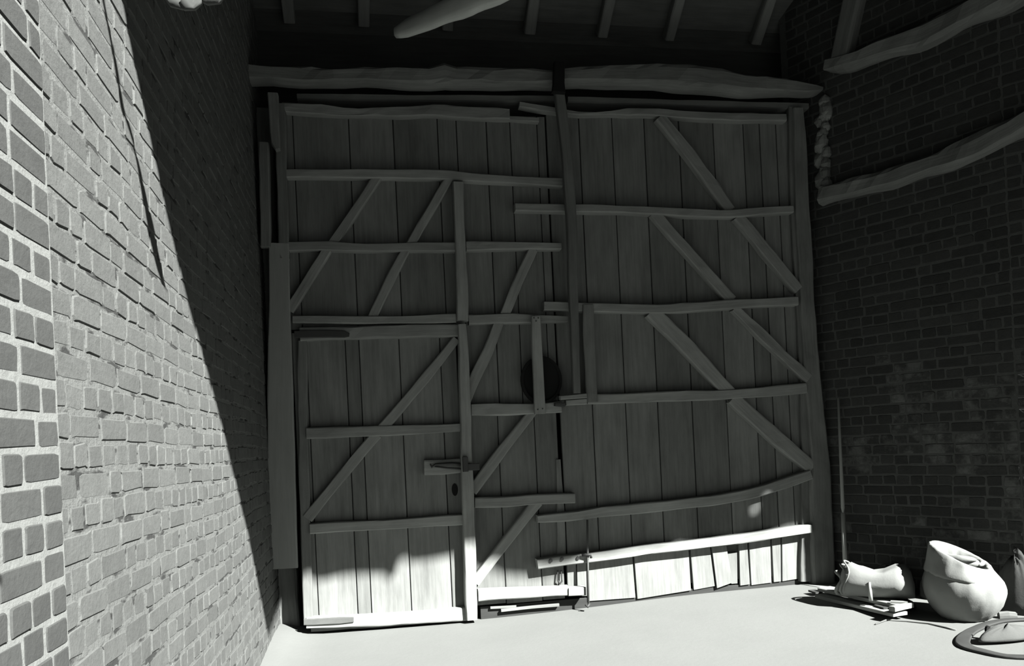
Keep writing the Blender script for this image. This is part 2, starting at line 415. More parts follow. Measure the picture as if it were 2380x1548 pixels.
# ------------------------------------------------------------------ door builder helpers
def T(mbx, px, yf, th, tone=None, n=(0, -1, 0), wob=.004, rnd=.22, comp=True):
    """px: (x, y, width in px) down the centre line, placed on the plane Y=yf"""
    P = []; Wd = []
    for i, (x, y, wp) in enumerate(px):
        a = px[max(0, i-1)]; b = px[min(len(px)-1, i+1)]
        dx, dy = b[0]-a[0], b[1]-a[1]; L = math.hypot(dx, dy); nx_, ny_ = -dy/L, dx/L
        q0 = door(x-nx_*wp/2, y-ny_*wp/2, yf); q1 = door(x+nx_*wp/2, y+ny_*wp/2, yf)
        wm = (q1-q0).length; c = (q0+q1)/2
        if comp:
            h = abs(dx)/L; dlt = th*(c.z-CAM.z)/5.5*h
            wm = max(.02, wm-abs(dlt)); c = c+Vector((0, 0, dlt/2))
        P.append(c); Wd.append(wm)
    mbx.timber(P, Wd, n, th, random.uniform(.3, .7) if tone is None else tone, wob=wob, rnd=rnd)
def planks(mbx, edges, z_at, Y, th, zbot, ztop, gap=.006, jag=0):
    """edges: X positions (m) of the seams; zbot/ztop functions of X"""
    for a, b in zip(edges, edges[1:]):
        y = Y+random.uniform(0, .005)
        zb = zbot((a+b)/2)+random.uniform(-jag, jag)
        mbx.box(a+gap/2, b-gap/2, y, y+th, zb, ztop((a+b)/2), tone=random.uniform(.2, .8), along='z')
    mbx.box(edges[0]+.01, edges[-1]-.01, Y+th+.006, Y+th+.018, max(zbot(edges[0]), zbot(edges[-1]))+.03, min(ztop(edges[0]), ztop(edges[-1]))-.01, tone=.0, along='z')  # added backing sheet, keeps outside light from leaking through the seams
def DX(px, y=1300): return door(px, y).x

RT_ = .065                 # rail thickness
Yr = -RT_                  # front of rails
# ---- door_1: left leaf
D1 = empty('door_1', (DX(697), 0, 0), 'left leaf of the tall barn door, upper boards and braces around the small door', 'door', kind='structure')
xl = DX(668, 600); xr = door(1300, 960).x; xw = DX(1080)
zt = door(900, 262).z
mb = MB()
zw = door(900, 755).z
e1 = [xl-.02, door(690, 500).x, door(812, 330).x, door(915, 330).x, door(1018, 330).x, door(1075, 600).x]
planks(mb, e1, None, 0, .025, lambda x: zw-.02, lambda x: zt)
e2 = [door(1075, 600).x, door(1140, 500).x, door(1195, 500).x, door(1258, 500).x, xr]
b2 = [xw+.0, DX(1170, 1250), DX(1255, 1250), xr-.02]
planks(mb, e2, None, 0.0, .025, lambda x: door(1250, 950).z, lambda x: zt)
planks(mb, b2, None, 0.003, .022, lambda x: door(1250, 1395).z, lambda x: door(1250, 950).z, jag=.01)
mb.build('plank_panel', MW['plank'], D1)
def part(name, px, parent, yf=Yr, th=RT_, mt='rail', **kw):
    if name == 'brace':          # the ends run under the rails
        def ext(p, q, d):
            L = math.hypot(p[0]-q[0], p[1]-q[1]); return (p[0]+(p[0]-q[0])/L*d, p[1]+(p[1]-q[1])/L*d, p[2])
        px = list(px); a_, b_ = ext(px[0], px[1], 12), ext(px[-1], px[-2], 12); px[0] = a_; px[-1] = b_
    mb = MB(); T(mb, px, yf, th, **kw); return mb.build(name, MW[mt], parent)
part('stile', [(650, 240, 26), (655, 420, 26), (660, 600, 24)], D1, yf=-.07, th=.07, mt='plank', comp=False)
part('top_rail', [(655, 252, 28), (720, 258, 30), (800, 263, 28), (870, 263, 28), (950, 263, 32), (1010, 260, 36), (1060, 262, 36), (1120, 266, 34), (1185, 270, 30)], D1, wob=.008)
part('top_rail_tenon', [(1183, 277, 16), (1253, 281, 17)], D1, yf=-.05, th=.05)
part('rail', [(662, 406, 27), (760, 406, 27), (870, 407, 28), (960, 407, 29), (1050, 410, 29), (1120, 416, 27), (1200, 421, 26), (1308, 426, 28)], D1)
part('rail', [(668, 575, 28), (770, 574, 28), (850, 577, 26), (950, 576, 27), (1058, 576, 28)], D1)
part('rail', [(1084, 574, 28), (1200, 573, 24), (1305, 574, 22)], D1)
part('rail', [(680, 743, 22), (850, 744, 22), (950, 744, 22), (1060, 741, 24)], D1)
part('rail', [(1090, 744, 26), (1170, 741, 27), (1240, 742, 25), (1320, 743, 17)], D1)
part('rail', [(1096, 952, 30), (1180, 951, 30), (1240, 950, 28), (1305, 946, 26)], D1, wob=.007)
part('rail', [(1104, 1168, 26), (1180, 1166, 27), (1250, 1160, 27), (1337, 1157, 26)], D1)
part('bottom_rail', [(1112, 1383, 30), (1200, 1378, 29), (1322, 1372, 27)], D1, tone=.7)
part('bottom_rail_block', [(1322, 1374, 25), (1362, 1372, 24)], D1, yf=-.075, th=.07, tone=.6)
part('middle_stile', [(1065, 422, 25), (1068, 520, 24), (1074, 640, 27), (1076, 745, 28)], D1, yf=-.085, th=.085, comp=False)
for p in ([(872, 420, 26), (825, 490, 25), (774, 562, 25)], [(754, 590, 25), (716, 650, 25), (677, 712, 24)],
          [(1040, 424, 22), (1005, 480, 23), (960, 562, 23)], [(940, 590, 20), (915, 635, 24), (868, 734, 24)],
          [(1234, 590, 24), (1205, 655, 25), (1176, 728, 25)], [(1158, 757, 25), (1135, 815, 27), (1098, 895, 27), (1088, 930, 14)],
          [(1232, 966, 20), (1170, 1045, 25), (1104, 1132, 27)], [(1243, 1175, 26), (1180, 1255, 24), (1112, 1345, 26)]):
    part('brace', p, D1, th=RT_*.85, yf=Yr*.85, wob=.005)
# ---- door_3: the small wicket door
D3 = empty('door_3', (DX(700, 1440), -.02, 0), 'small plank door set in the left leaf, its foot brightly sunlit', 'door', kind='structure')
mb = MB()
eW = [DX(702), DX(735), DX(826), DX(858), DX(951), DX(1046), DX(1084)]
planks(mb, eW, None, -.012, .024, lambda x: door(900, 1430).z-.01, lambda x: door(900, 780).z+.03)
mb.build('plank_panel', MW['plank'], D3)
part('top_rail', [(697, 778, 34), (800, 775, 32), (950, 770, 34), (1070, 768, 34)], D3, tone=.35, wob=.006)
part('hinge_stile', [(703, 792, 20), (703, 950, 22), (708, 1150, 24), (712, 1300, 24), (716, 1440, 22)], D3, yf=-.05, th=.05, mt='plank', comp=False, tone=.5)
part('lock_stile', [(1074, 753, 20), (1080, 850, 24), (1083, 1000, 26), (1088, 1150, 27), (1093, 1300, 28), (1097, 1442, 28)], D3, yf=-.10, th=.09, comp=False, tone=.6)
part('rail', [(712, 1007, 26), (870, 1002, 26), (960, 999, 24), (1072, 993, 22)], D3)
part('rail', [(720, 1228, 27), (870, 1220, 26), (1078, 1207, 26)], D3, tone=.7)
part('bottom_rail', [(712, 1447, 32), (880, 1440, 32), (1090, 1426, 36)], D3, tone=.6, wob=.003)
part('brace', [(1054, 798, 22), (980, 890, 24), (895, 988, 24)], D3, yf=-.058, th=.055)
part('brace', [(868, 1018, 26), (800, 1098, 24), (722, 1196, 26)], D3, yf=-.058, th=.055)
for px in ([(684, 777, 17), (760, 776, 18), (800, 777, 17), (812, 779, 8)], [(706, 1446, 15), (790, 1442, 16), (822, 1440, 13)]):
    part('strap_hinge', px, D3, yf=-.078, th=.012, mt='iron' if px[0][1] < 900 else 'iron_grey', wob=.001)
lk = part('latch_board', [(986, 1087, 36), (1030, 1086, 36), (1071, 1082, 33)], D3, yf=-.06, th=.045, tone=.55, wob=.003)
mb = MB(); Q = lambda x, y, yy=-.075: door(x, y, yy)
mb.tube([Q(1000, 1078), Q(1003, 1086), Q(1012, 1080), Q(1030, 1079), Q(1050, 1078), Q(1075, 1080)], [.004, .008, .009, .011, .012, .012], 8)
mb.tube([Q(1010, 1084), Q(1040, 1088), Q(1075, 1090)], .006, 8)
mb.build('latch_bar', MW['iron'], lk, smooth=True)
mb = MB(); mb.box(Q(1074, 1080).x, Q(1086, 1080).x, -.135, -.10, Q(1080, 1096).z, Q(1080, 1062).z)
mb.box(Q(1086, 1080).x, Q(1112, 1080).x, -.125, -.11, Q(1095, 1093).z, Q(1095, 1077).z, along='x')
mb.build('latch_keeper', MW['iron'], D3)
mb = MB()
def disc(mbx, c, ra, rb, th, seg=28, tone=.5):
    r_ = [[c+Vector((math.cos(2*math.pi*i/seg)*ra*s_, y_, math.sin(2*math.pi*i/seg)*rb*s_)) for i in range(seg)] for s_, y_ in ((1, 0), (1, -th), (.96, -th*1.2))]
    mbx.loft(r_, tone)
disc(mb, door(1057, 1138, -.013), .022, .045, .0015, 16); mb.build('knot_hole', MW['black'], D3)  # black disc stands in for the shade inside the knot hole

# ---- door_2: right leaf
D2 = empty('door_2', (DX(1880, 1350), 0, 0), 'right leaf of the tall barn door, long curved rails and gapped planks', 'door', kind='structure')
mb = MB()
ztr = door(1600, 275).z
er = [xr+.006, door(1378, 960).x, door(1457, 1000).x, door(1532, 1000).x, door(1612, 1000).x, door(1692, 1000).x, door(1762, 1000).x, door(1800, 1000).x, door(1838, 1000).x, door(1872, 1000).x]
zr6 = door(1600, 1262).z
def zline(x):   # behind the bottom rail
    return door(1250, 1305).z + (door(1880, 1225).z-door(1250, 1305).z)*(x-xr)/(er[-1]-xr)
planks(mb, er, None, 0, .026, lambda x: zline(x)-.02, lambda x: ztr, gap=.007)
def quad(mbx, pxs, Y, th, tone):
    f = [door(x, y, Y) for x, y in pxs]; bk = [p+Vector((0, th, 0)) for p in f]
    rs = random.random()*30
    gr = [Vector((p.z+rs, p.x, p.y)) for p in f+bk]
    mbx.add(f+bk, [[0, 1, 2, 3], [7, 6, 5, 4], [0, 4, 5, 1], [1, 5, 6, 2], [2, 6, 7, 3], [3, 7, 4, 0]], tone, gr)
for (bl_, br_, tr, tl, Yq, tn_) in [((1320, 1384), (1340, 1384), (1338, 1300), (1318, 1300), .0, .6), ((1343, 1385), (1364, 1385), (1362, 1297), (1341, 1297), .004, .7),
        ((1368, 1397), (1477, 1389), (1469, 1290), (1366, 1294), .0, .8), ((1482, 1392), (1606, 1372), (1600, 1275), (1474, 1285), -.003, .85),
        ((1613, 1371), (1662, 1362), (1650, 1270), (1605, 1275), .002, .75), ((1667, 1367), (1703, 1354), (1688, 1268), (1655, 1272), -.012, .8),
        ((1700, 1357), (1714, 1356), (1713, 1284), (1690, 1286), .012, .55), ((1721, 1361), (1743, 1358), (1736, 1255), (1718, 1258), -.002, .8),
        ((1747, 1360), (1793, 1354), (1790, 1248), (1741, 1254), .002, .9), ((1799, 1353), (1815, 1351), (1814, 1243), (1794, 1247), -.001, .7),
        ((1819, 1351), (1856, 1345), (1860, 1236), (1818, 1243), .001, .85)]:
    quad(mb, [bl_, br_, tr, tl], Yq, .02, tn_)
mb.box(DX(1318), DX(1858), .034, .05, .13, zline(3)+.1, tone=0)
mb.build('plank_panel', MW['plank'], D2)
part('top_rail', [(1208, 246, 19), (1260, 254, 22), (1300, 261, 20), (1345, 267, 16), (1385, 268, 13), (1420, 266, 17), (1460, 264, 24), (1530, 264, 26), (1600, 270, 25), (1700, 275, 26), (1828, 276, 27)], D2, wob=.006)
part('rail', [(1198, 484, 27), (1300, 486, 25), (1400, 487, 25), (1520, 492, 25), (1620, 497, 26), (1700, 499, 26), (1780, 492, 25), (1845, 488, 25)], D2, yf=-.075, th=.075)
part('rail', [(1265, 712, 24), (1330, 714, 24), (1400, 717, 25), (1500, 719, 25), (1560, 718, 26), (1640, 713, 26), (1740, 706, 25), (1856, 701, 25)], D2, yf=-.075, th=.075)
part('rail', [(1366, 928, 25), (1450, 926, 24), (1550, 922, 25), (1640, 919, 25), (1740, 914, 26), (1876, 902, 26)], D2)
part('rail', [(1250, 1206, 19), (1320, 1200, 24), (1400, 1190, 26), (1500, 1180, 26), (1600, 1169, 26), (1700, 1156, 27), (1780, 1138, 27), (1886, 1102, 25)], D2, yf=-.07, th=.07)
rl = part('bottom_rail', [(1250, 1311, 27), (1300, 1303, 28), (1400, 1292, 27), (1500, 1278, 26), (1600, 1267, 25), (1700, 1255, 25), (1800, 1240, 25), (1888, 1228, 24)], D2, yf=-.075, th=.075, tone=.6)
for x, y in ((1280, 1303), (1306, 1299), (1343, 1297), (1366, 1292)):
    mb = MB(); disc(mb, door(x, y, -.078), .013, .013, .006, 12); mb.build('bolt_head', MW['iron'], rl)
for p, dy in (([(1543, 281, 30), (1620, 378, 29), (1692, 480, 28)], 0), ([(1724, 512, 28), (1780, 580, 28), (1850, 665, 26)], 0),
          ([(1530, 503, 28), (1610, 595, 27), (1695, 690, 26)], 0), ([(1718, 724, 20), (1775, 780, 24), (1820, 825, 22), (1873, 872, 26)], 0),
          ([(1523, 732, 34), (1600, 808, 36), (1690, 906, 30)], 0), ([(1714, 932, 30), (1790, 1002, 34), (1880, 1080, 30)], 0)):
    part('brace', p, D2, yf=Yr*.85, th=RT_*.85, wob=.006)
part('stile', [(1846, 248, 26), (1852, 500, 24), (1864, 720, 24), (1872, 900, 22), (1877, 1100, 26), (1876, 1235, 26), (1874, 1352, 26)], D2, yf=-.03, th=.04, mt='plank', comp=False, tone=.2)
part('cover_board', [(1368, 708, 24), (1370, 800, 26), (1377, 934, 28)], D2, yf=-.09, th=.025, mt='plank', comp=False, tone=.6)
part('gap_slat', [(1298, 1068, 10), (1303, 1180, 17), (1305, 1290, 22)], D2, yf=-.012, th=.02, mt='plank', comp=False, tone=.75)

# ---- loose fittings on the doors
t = empty('drop_bar', door(1345, 925, -.16), 'long upright bar in front of both door leaves, from the beam to the middle rail', 'bar')
mb = MB(); T(mb, [(1300, 203, 22), (1312, 300, 22), (1322, 400, 24), (1330, 520, 23), (1333, 640, 22), (1336, 740, 19), (1341, 914, 18)], -.15, .05, comp=False, tone=.15, wob=.003)
mb.build('bar', MW['plank'], t)
mb = MB(); T(mb, [(1301, 143, 24), (1300, 190, 26), (1300, 212, 32)], -.20, .05, comp=False, tone=.1); mb.build('bracket', MW['black'], t)
mb = MB(); T(mb, [(1303, 925, 10), (1364, 920, 12)], -.14, .06, wob=.002); T(mb, [(1316, 936, 14), (1364, 933, 16)], -.10, .06, wob=.003)
tag(mb.build('bar_stop', MW['rail']), 'small stacked wooden blocks under the foot of the upright bar', 'block')
mb = MB(); T(mb, [(1291, 940, 8), (1314, 941, 11)], -.12, .05, mt if False else None, wob=.001)
tag(mb.build('iron_catch', MW['iron']), 'small black iron catch beside the wooden blocks', 'catch')
t = empty('upright_slat', door(1255, 960, -.13), 'light nailed upright slat in front of the dark round disc', 'slat')
mb = MB(); T(mb, [(1246, 735, 21), (1250, 830, 24), (1256, 962, 25)], -.115, .03, comp=False, tone=.75, wob=.002)
mb.build('slat', MW['rail'], t)
for x, y in ((1241, 739), (1251, 739), (1246, 746), (1250, 952), (1261, 950)):
    mb = MB(); disc(mb, door(x, y, -.1155), .005, .005, .003, 8); mb.build('nail', MW['iron'], t)
mb = MB(); c = door(1257, 884, -.03); disc(mb, c, .150, .172, .014, 40)
seg = 40
mb.loft([[c+Vector((math.cos(2*math.pi*i/seg)*.150*s_, y_, math.sin(2*math.pi*i/seg)*.172*s_)) for i in range(seg)] for s_, y_ in ((1.0, -.008), (1.0, -.03), (.88, -.03), (.86, -.012))], .4, cap0=False, cap1=False)
tag(mb.build('round_iron_lid', MW['black']), 'black round iron disc held behind the light upright slat', 'disc')
t = empty('floor_bolt', door(1366, 1410, -.1), 'thin iron rod standing on the floor across the right door foot', 'bolt')
mb = MB(); mb.tube([door(1365, 1208, -.09), door(1366, 1300, -.095), door(1368, 1409, -.1)], .008, 8); mb.build('rod', MW['iron_grey'], t, smooth=True)
mb = MB(); mb.tube([door(1352, 1291, -.09), door(1372, 1289, -.11), door(1374, 1296, -.10)], .010, 8); mb.build('eye', MW['iron'], t, smooth=True)
mb = MB(); mb.tube([door(1361, 1405, -.11), door(1366, 1411, -.12), door(1370, 1403, -.11)], .009, 8); mb.build('foot', MW['iron'], t, smooth=True)
t = empty('hasp', door(1302, 1350, -.03), 'narrow black iron hasp hanging in the gap between the leaves', 'hasp')
mb = MB(); 
for dx in (-5, 5): mb.tube([door(1300+dx*.8, 1325, -.012), door(1301+dx, 1350, -.02)], .005, 6)
mb.tube([door(1297, 1350, -.02), door(1302, 1357, -.02), door(1307, 1349, -.02)], .007, 6)
mb.build('loop', MW['iron'], t)
# sill coloured dark for the shade in the gap under the doors
mb = MB(); mb.box(DX(1112), 4.0, .012, .16, -.02, .09, along='x', tone=.1)
tag(mb.build('trim_1', MW['dark']), 'timber sill coloured dark for the shade in the gap under the barn doors', 'sill', kind='structure')
mb = MB(); T(mb, [(1140, 1412, 7), (1200, 1409, 5)], -.01, .03, wob=.001); T(mb, [(1165, 1419, 7), (1240, 1411, 5), (1300, 1406, 4)], -.02, .02, wob=.001)
tag(mb.build('wood_splinter', MW['plank']), 'thin pale strips of wood lying in the gap under the left leaf', 'wood')
mb = MB()
P = [flo(722, 1474), flo(900, 1466), flo(1090, 1452)]
mb.timber([Vector((p.x, -.03, fh(p.x, -.03)+.035)) for p in (door(724, 1468), door(900, 1462), door(1088, 1450))], [.035, .04, .03], (0, -1, 0), .05, tone=.3, wob=.006)
tag(mb.build('threshold_board', MW['plank']), 'grey threshold board under the small door', 'board')

# ------------------------------------------------------------------ posts and beams
mb = MB(); T(mb, [(648, 565, 46), (649, 700, 48), (651, 900, 60), (654, 1100, 64), (660, 1322, 63)], -.07, .05, comp=False, tone=.45, wob=.002, rnd=.12)
t = empty('left_post', Vector((.12, .15, 0)), 'broad left door post with a smooth cover board, recessed foot', 'post')
mb.build('cover_board', MW['post'], t)
mb = MB(); T(mb, [(610, 250, 50), (618, 575, 52), (640, 900, 60), (658, 1320, 66), (671, 1496, 58)], .17, .2, comp=False, tone=.5, wob=.006)
mb.build('post', MW['plank'], t)  # one timber colour from top to foot, set back from the cover board
mb = MB(); T(mb, [(613, 330, 22), (615, 450, 24), (617, 572, 25)], -.10, .07, comp=False, tone=.5); mb.build('upper_slat', MW['plank'], t)
mb = MB(); T(mb, [(633, 215, 26), (640, 330, 20), (645, 345, 10)], -.16, .06, comp=False, tone=.6); mb.build('corner_bracket', MW['plank'], t)
mb = MB(); T(mb, [(1857, 250, 26), (1862, 335, 30), (1868, 500, 34), (1880, 720, 36), (1893, 900, 38), (1908, 1080, 46), (1915, 1270, 58), (1917, 1365, 52)], -.055, .12, comp=False, tone=.5, wob=.006)
tag(mb.build('right_post', MW['plank']), 'leaning right door post widening towards the floor', 'post')
mb = MB()
T(mb, [(540, 170, 56), (600, 174, 58), (700, 180, 56), (800, 181, 58), (900, 182, 60), (1000, 182, 60), (1035, 174, 66), (1060, 180, 58), (1150, 184, 60), (1240, 185, 58), (1295, 185, 54)], -.13, .12, wob=.016, rnd=.4, tone=.5)
tag(mb.build('lintel_beam', MW['beam'], smooth=False), 'knotty hewn lintel beam over the left door leaf', 'beam')
mb = MB()
T(mb, [(1296, 184, 50), (1350, 181, 54), (1420, 178, 62), (1480, 179, 64), (1530, 178, 70), (1600, 182, 72), (1680, 191, 66), (1760, 200, 58), (1850, 207, 46), (1900, 211, 34), (1915, 213, 26)], -.13, .12, wob=.016, rnd=.4, tone=.55)
tag(mb.build('lintel_beam', MW['beam']), 'tapering hewn lintel beam over the right door leaf', 'beam')
mb = MB(); T(mb, [(690, 223, 14), (900, 226, 14), (1290, 228, 15)], -.02, .3, comp=False, tone=.2)
tag(mb.build('head_rail', MW['rafter']), 'dark head rail in the gap above the left door leaf', 'beam')
mb = MB(); T(mb, [(1320, 230, 14), (1600, 238, 14), (1880, 246, 14)], -.02, .3, comp=False, tone=.2)
tag(mb.build('head_rail', MW['rafter']), 'dark head rail in the gap above the right door leaf', 'beam')
# logs on the right wall
def RL(px, off, th, name, label, mt='beam', **kw):
    P = []; Wd = []
    for i, (x, y, wp) in enumerate(px):
        P.append(rightw(x, y, off)); Wd.append((rightw(x, y-wp/2, off)-rightw(x, y+wp/2, off)).length*.97)
    mb = MB(); mb.timber(P, Wd, RN, th, .5, wob=.022, rnd=.45, step=.05)
    tag(mb.build(name, MW[mt]), label, 'log')
RL([(1915, 150, 30), (1960, 142, 34), (2040, 112, 44), (2120, 84, 56), (2200, 48, 62), (2290, 2, 66), (2420, -70, 70)], .10, .16, 'wall_log', 'upper rough log set along the right brick wall')
RL([(1900, 450, 50), (1950, 440, 44), (2040, 418, 46), (2120, 392, 48), (2200, 364, 56), (2280, 330, 58), (2400, 268, 60)], .09, .15, 'wall_log', 'lower curved log set along the right brick wall')
# crumbled wall edge between the logs
mb = MB()
rnd = random.Random(5); y = 240
while y < 440:
    p = rightw(1914+rnd.uniform(-9, 9), y, .015)
    R_ = rnd.uniform(.032, .05)
    rings = []
    for i in range(7):
        a = -math.pi/2+math.pi*i/6
        rings.append([p+Vector((math.cos(b)*math.cos(a)*R_, math.sin(b)*math.cos(a)*R_, math.sin(a)*R_*1.3))*(1+.3*noise.noise(Vector((b, a*2, y)))) for b in [2*math.pi*k_/10 for k_ in range(10)]])
    mb.loft(rings, rnd.random()); y += rnd.uniform(8, 13)
tag(mb.build('trim_2', MW['plaster'], kind='structure'), 'crumbling plaster edge between the two wall logs', 'plaster')

# ------------------------------------------------------------------ things on the floor at right
def bump_at(base, amp, sc, seed): return 1+amp*noise.noise(Vector((base.x*sc+seed, base.y*sc, base.z*sc)))
# standing sack
c = flo(2256, 1440); c = Vector((4.37, -1.0, 0)); c.z = fh(c.x, c.y)
cen = flo(2284, 1444, .03); c = Vector((cen.x+.03, cen.y+.18, fh(cen.x, cen.y)))
S = .92
def sack_ring(r, z, amp=.03, sc=3, squ=1, tilt=0, sh=(0, 0), lobes=0, seed=0, K=64):
    out = []
    for k_ in range(K):
        a = 2*math.pi*k_/K
        rr_ = r*(1+amp*noise.noise(Vector((math.cos(a)*sc, math.sin(a)*sc, z*5+seed)))+lobes*math.sin(a*5+seed)*math.cos(a*2+1.3))
        w_ = 1-abs(noise.noise(Vector((math.cos(a)*4.5, math.sin(a)*4.5, z*9+seed)))); rr_ += .010*(w_**3-.5)
        zz = z + tilt*(-math.cos(a)*.8+math.sin(a)*1.15)
        out.append(c+Vector((math.cos(a)*rr_+sh[0], math.sin(a)*rr_*squ+sh[1], zz))*S)
    return out
t = empty('standing_sack', c, 'bulging pale sack standing open with a rolled rim', 'sack')
mb = MB(); rings = []
for z, r in ((.0, .09), (.006, .135), (.02, .155), (.045, .178), (.07, .198), (.10, .217), (.13, .232), (.16, .243), (.19, .249), (.22, .25), (.25, .245), (.28, .235), (.305, .222), (.33, .205), (.35, .185)):
    rings.append(sack_ring(r, z, .05, 1.6, seed=1, tilt=.02*sm(.1, .35, z)))
mb.loft(rings, .5); mb.build('body', MW['sack'], t, smooth=True)
mb = MB(); rings = []
for z, r, ti in ((.295, .222, .022), (.30, .229, .022), (.315, .228, .026), (.345, .216, .034), (.38, .202, .045), (.41, .19, .054), (.43, .181, .058), (.438, .172, .06), (.435, .162, .058), (.42, .152, .05), (.395, .148, .038), (.37, .142, .028), (.352, .12, .015), (.35, .08, 0), (.355, .03, 0)):
    rings.append(sack_ring(r, z, .09, 1.8, tilt=ti, lobes=.02+.03*sm(.4, .44, z), sh=(-.012, 0), seed=2))
mb.loft(rings, .6); mb.build('rolled_rim', MW['sack'], t, smooth=True)
for (a0, a1, r0_, r1_, zz0, rad) in ((2.2, 5.0, .125, .10, .405, .020), (3.6, 6.6, .10, .06, .392, .018), (5.2, 7.4, .12, .11, .398, .016)):
    mb = MB(); pts = []; rd_ = []
    for j in range(20):
        u = j/19; a = a0+(a1-a0)*u; r = r0_+(r1_-r0_)*u+.010*math.sin(u*7+a0)
        pts.append(c+S*Vector((math.cos(a)*r, math.sin(a)*r*.9, zz0+.012*math.sin(u*6+a0)+.03*(-math.cos(a))))); rd_.append(S*(.006+rad*math.sin(math.pi*min(1, max(0, u*.92+.04)))*(1+.2*noise.noise(Vector((u*5, a0, 0))))))
    mb.tube(pts, rd_, 10); mb.build('cloth_fold', MW['sack'], t, smooth=True)
# lying sack
a0 = flo(1972, 1386, .12); b0 = flo(2150, 1397, .12)
A = Vector((a0.x+.02, a0.y+.10, 0)); B = Vector((b0.x+.03, b0.y+.13, 0)); L = (B-A).length
ax = (B-A).normalized(); sd = Vector((-ax.y, ax.x, 0))
zb = fh(A.x, A.y)+.068
t = empty('lying_sack', (A+B)/2+ZV*zb, 'pale half-filled sack lying on its side by the right wall', 'sack')
def lring(u, ry, rz_, zc, dent=0, seed=0, K=40):
    o_ = []
    for k_ in range(K):
        a = 2*math.pi*k_/K; q = 1+.12*noise.noise(Vector((u*6, math.cos(a)*1.5+seed, math.sin(a)*1.5)))+.05*(1-abs(noise.noise(Vector((u*9, math.cos(a)*2.5, math.sin(a)*2.5)))))**3
        y_ = math.cos(a)*ry*q; z_ = math.sin(a)*rz_*q
        if z_ > 0: z_ -= dent*math.exp(-(y_/(.07))**2)
        o_.append(A+ax*(u*L)+sd*y_+ZV*(zb+max(0.0, zc+z_)))
    return o_
mb = MB(); rings = []
for u, ry, rz_, dn in ((-.02, .06, .05, 0), (0, .09, .075, 0), (.05, .112, .10, 0), (.15, .125, .112, .01), (.3, .13, .11, .03), (.45, .132, .098, .04), (.6, .135, .10, .03), (.75, .138, .11, .01), (.88, .125, .108, 0), (.96, .09, .085, 0), (1.0, .045, .045, 0)):
    rings.append(lring(u, ry, rz_, rz_*.97, dn))
mb.loft(rings, .5); mb.build('body', MW['sack'], t, smooth=True)
mb = MB()
for off_, rr_, rad in ((-.02, .080, .012), (.03, .108, .008), (.07, .12, .006)):
    pts = [A+ax*(off_*L*1.3+.02*math.sin(a*3))+sd*math.cos(a)*rr_+ZV*(zb+max(.012, rr_*.93+math.sin(a)*rr_*.98)) for a in [2*math.pi*i/24 for i in range(25)]]
    mb.tube(pts, rad, 8)
mb.build('folded_mouth', MW['sack'], t, smooth=True)
# boards
def fboard(pa, pb, w_, th, z, name, label, tone=.6, mt='rail'):
    a = flo(*pa, z+th); b = flo(*pb, z+th); d = (b-a).normalized(); c_ = Vector((-d.y, d.x, 0))
    a = a+c_*w_/2; b = b+c_*w_/2
    a.z = b.z = z+th
    mb = MB(); mb.timber([a, (a+b)/2, b], [w_, w_, w_*.95], ZV, th, tone, wob=.003, rnd=.12)
    return tag(mb.build(name, MW[mt]), label, 'board')
hz = fh(3.9, -.6)
fboard((1893, 1383), (2075, 1426), .12, .022, hz+.001, 'floor_board', 'bottom board of the two lying by the sacks')
fboard((1900, 1366), (2085, 1406), .12, .024, hz+.036, 'floor_board', 'top board of the two lying by the sacks')
for q, lab in (((1905, 1378), 'dark spacer at the far end between the two floor boards'), ((2064, 1414), 'dark spacer at the near end between the two floor boards')):
    mb = MB(); a = flo(*q, hz+.03); mb.box(a.x-.03, a.x+.03, a.y+.005, a.y+.10, hz+.023, hz+.036)
    tag(mb.build('spacer_block', MW['dark']), lab, 'block')
fboard((1858, 1357), (1960, 1372), .07, .012, hz+.0, 'floor_lath', 'thin lath on the floor at the foot of the right post')
# angled end piece
mb = MB(); a = flo(2080, 1412, hz+.07); b = flo(2124, 1402, hz+.07)
mb.timber([a+Vector((0, .03, 0)), b+Vector((0, .03, 0))], [.045, .04], ZV, .03, .5, wob=.003)
a = flo(2070, 1396, hz+.075); b = flo(2110, 1398, hz+.075); mb.timber([a, b], [.02, .02], ZV, .015, .7, wob=.002)
tag(mb.build('board_end_block', MW['rail']), 'angled block at the near end of the floor boards', 'block')
p = flo(2024, 1396, hz+.06); q = p+Vector((-.004, .0, .12))
mb = MB(); mb.tube([p, (p+q)/2, q], [.013, .012, .007], 8)
tag(mb.build('wooden_peg', MW['pale'], smooth=True), 'short white peg standing on the top floor board', 'peg')
# pole
bz = flo(1970, 1312, .12); base = rightw(1966, 1345, .14); topp = rightw(1948, 925, .05)
t = empty('broom_pole', base, 'thin pole leaning in the right corner beside the post', 'pole')
m1 = base+(topp-base)*.36
mb = MB(); mb.tube([base, m1], [.017, .016], 10); mb.build('lower_shaft', MW['pale'], t, smooth=True)
mb = MB(); mb.tube([m1, m1+(topp-base)*.01, m1+(topp-base)*.03, topp], [.009, .009, .014, .008], 10); mb.build('upper_shaft', MW['pale'], t, smooth=True)
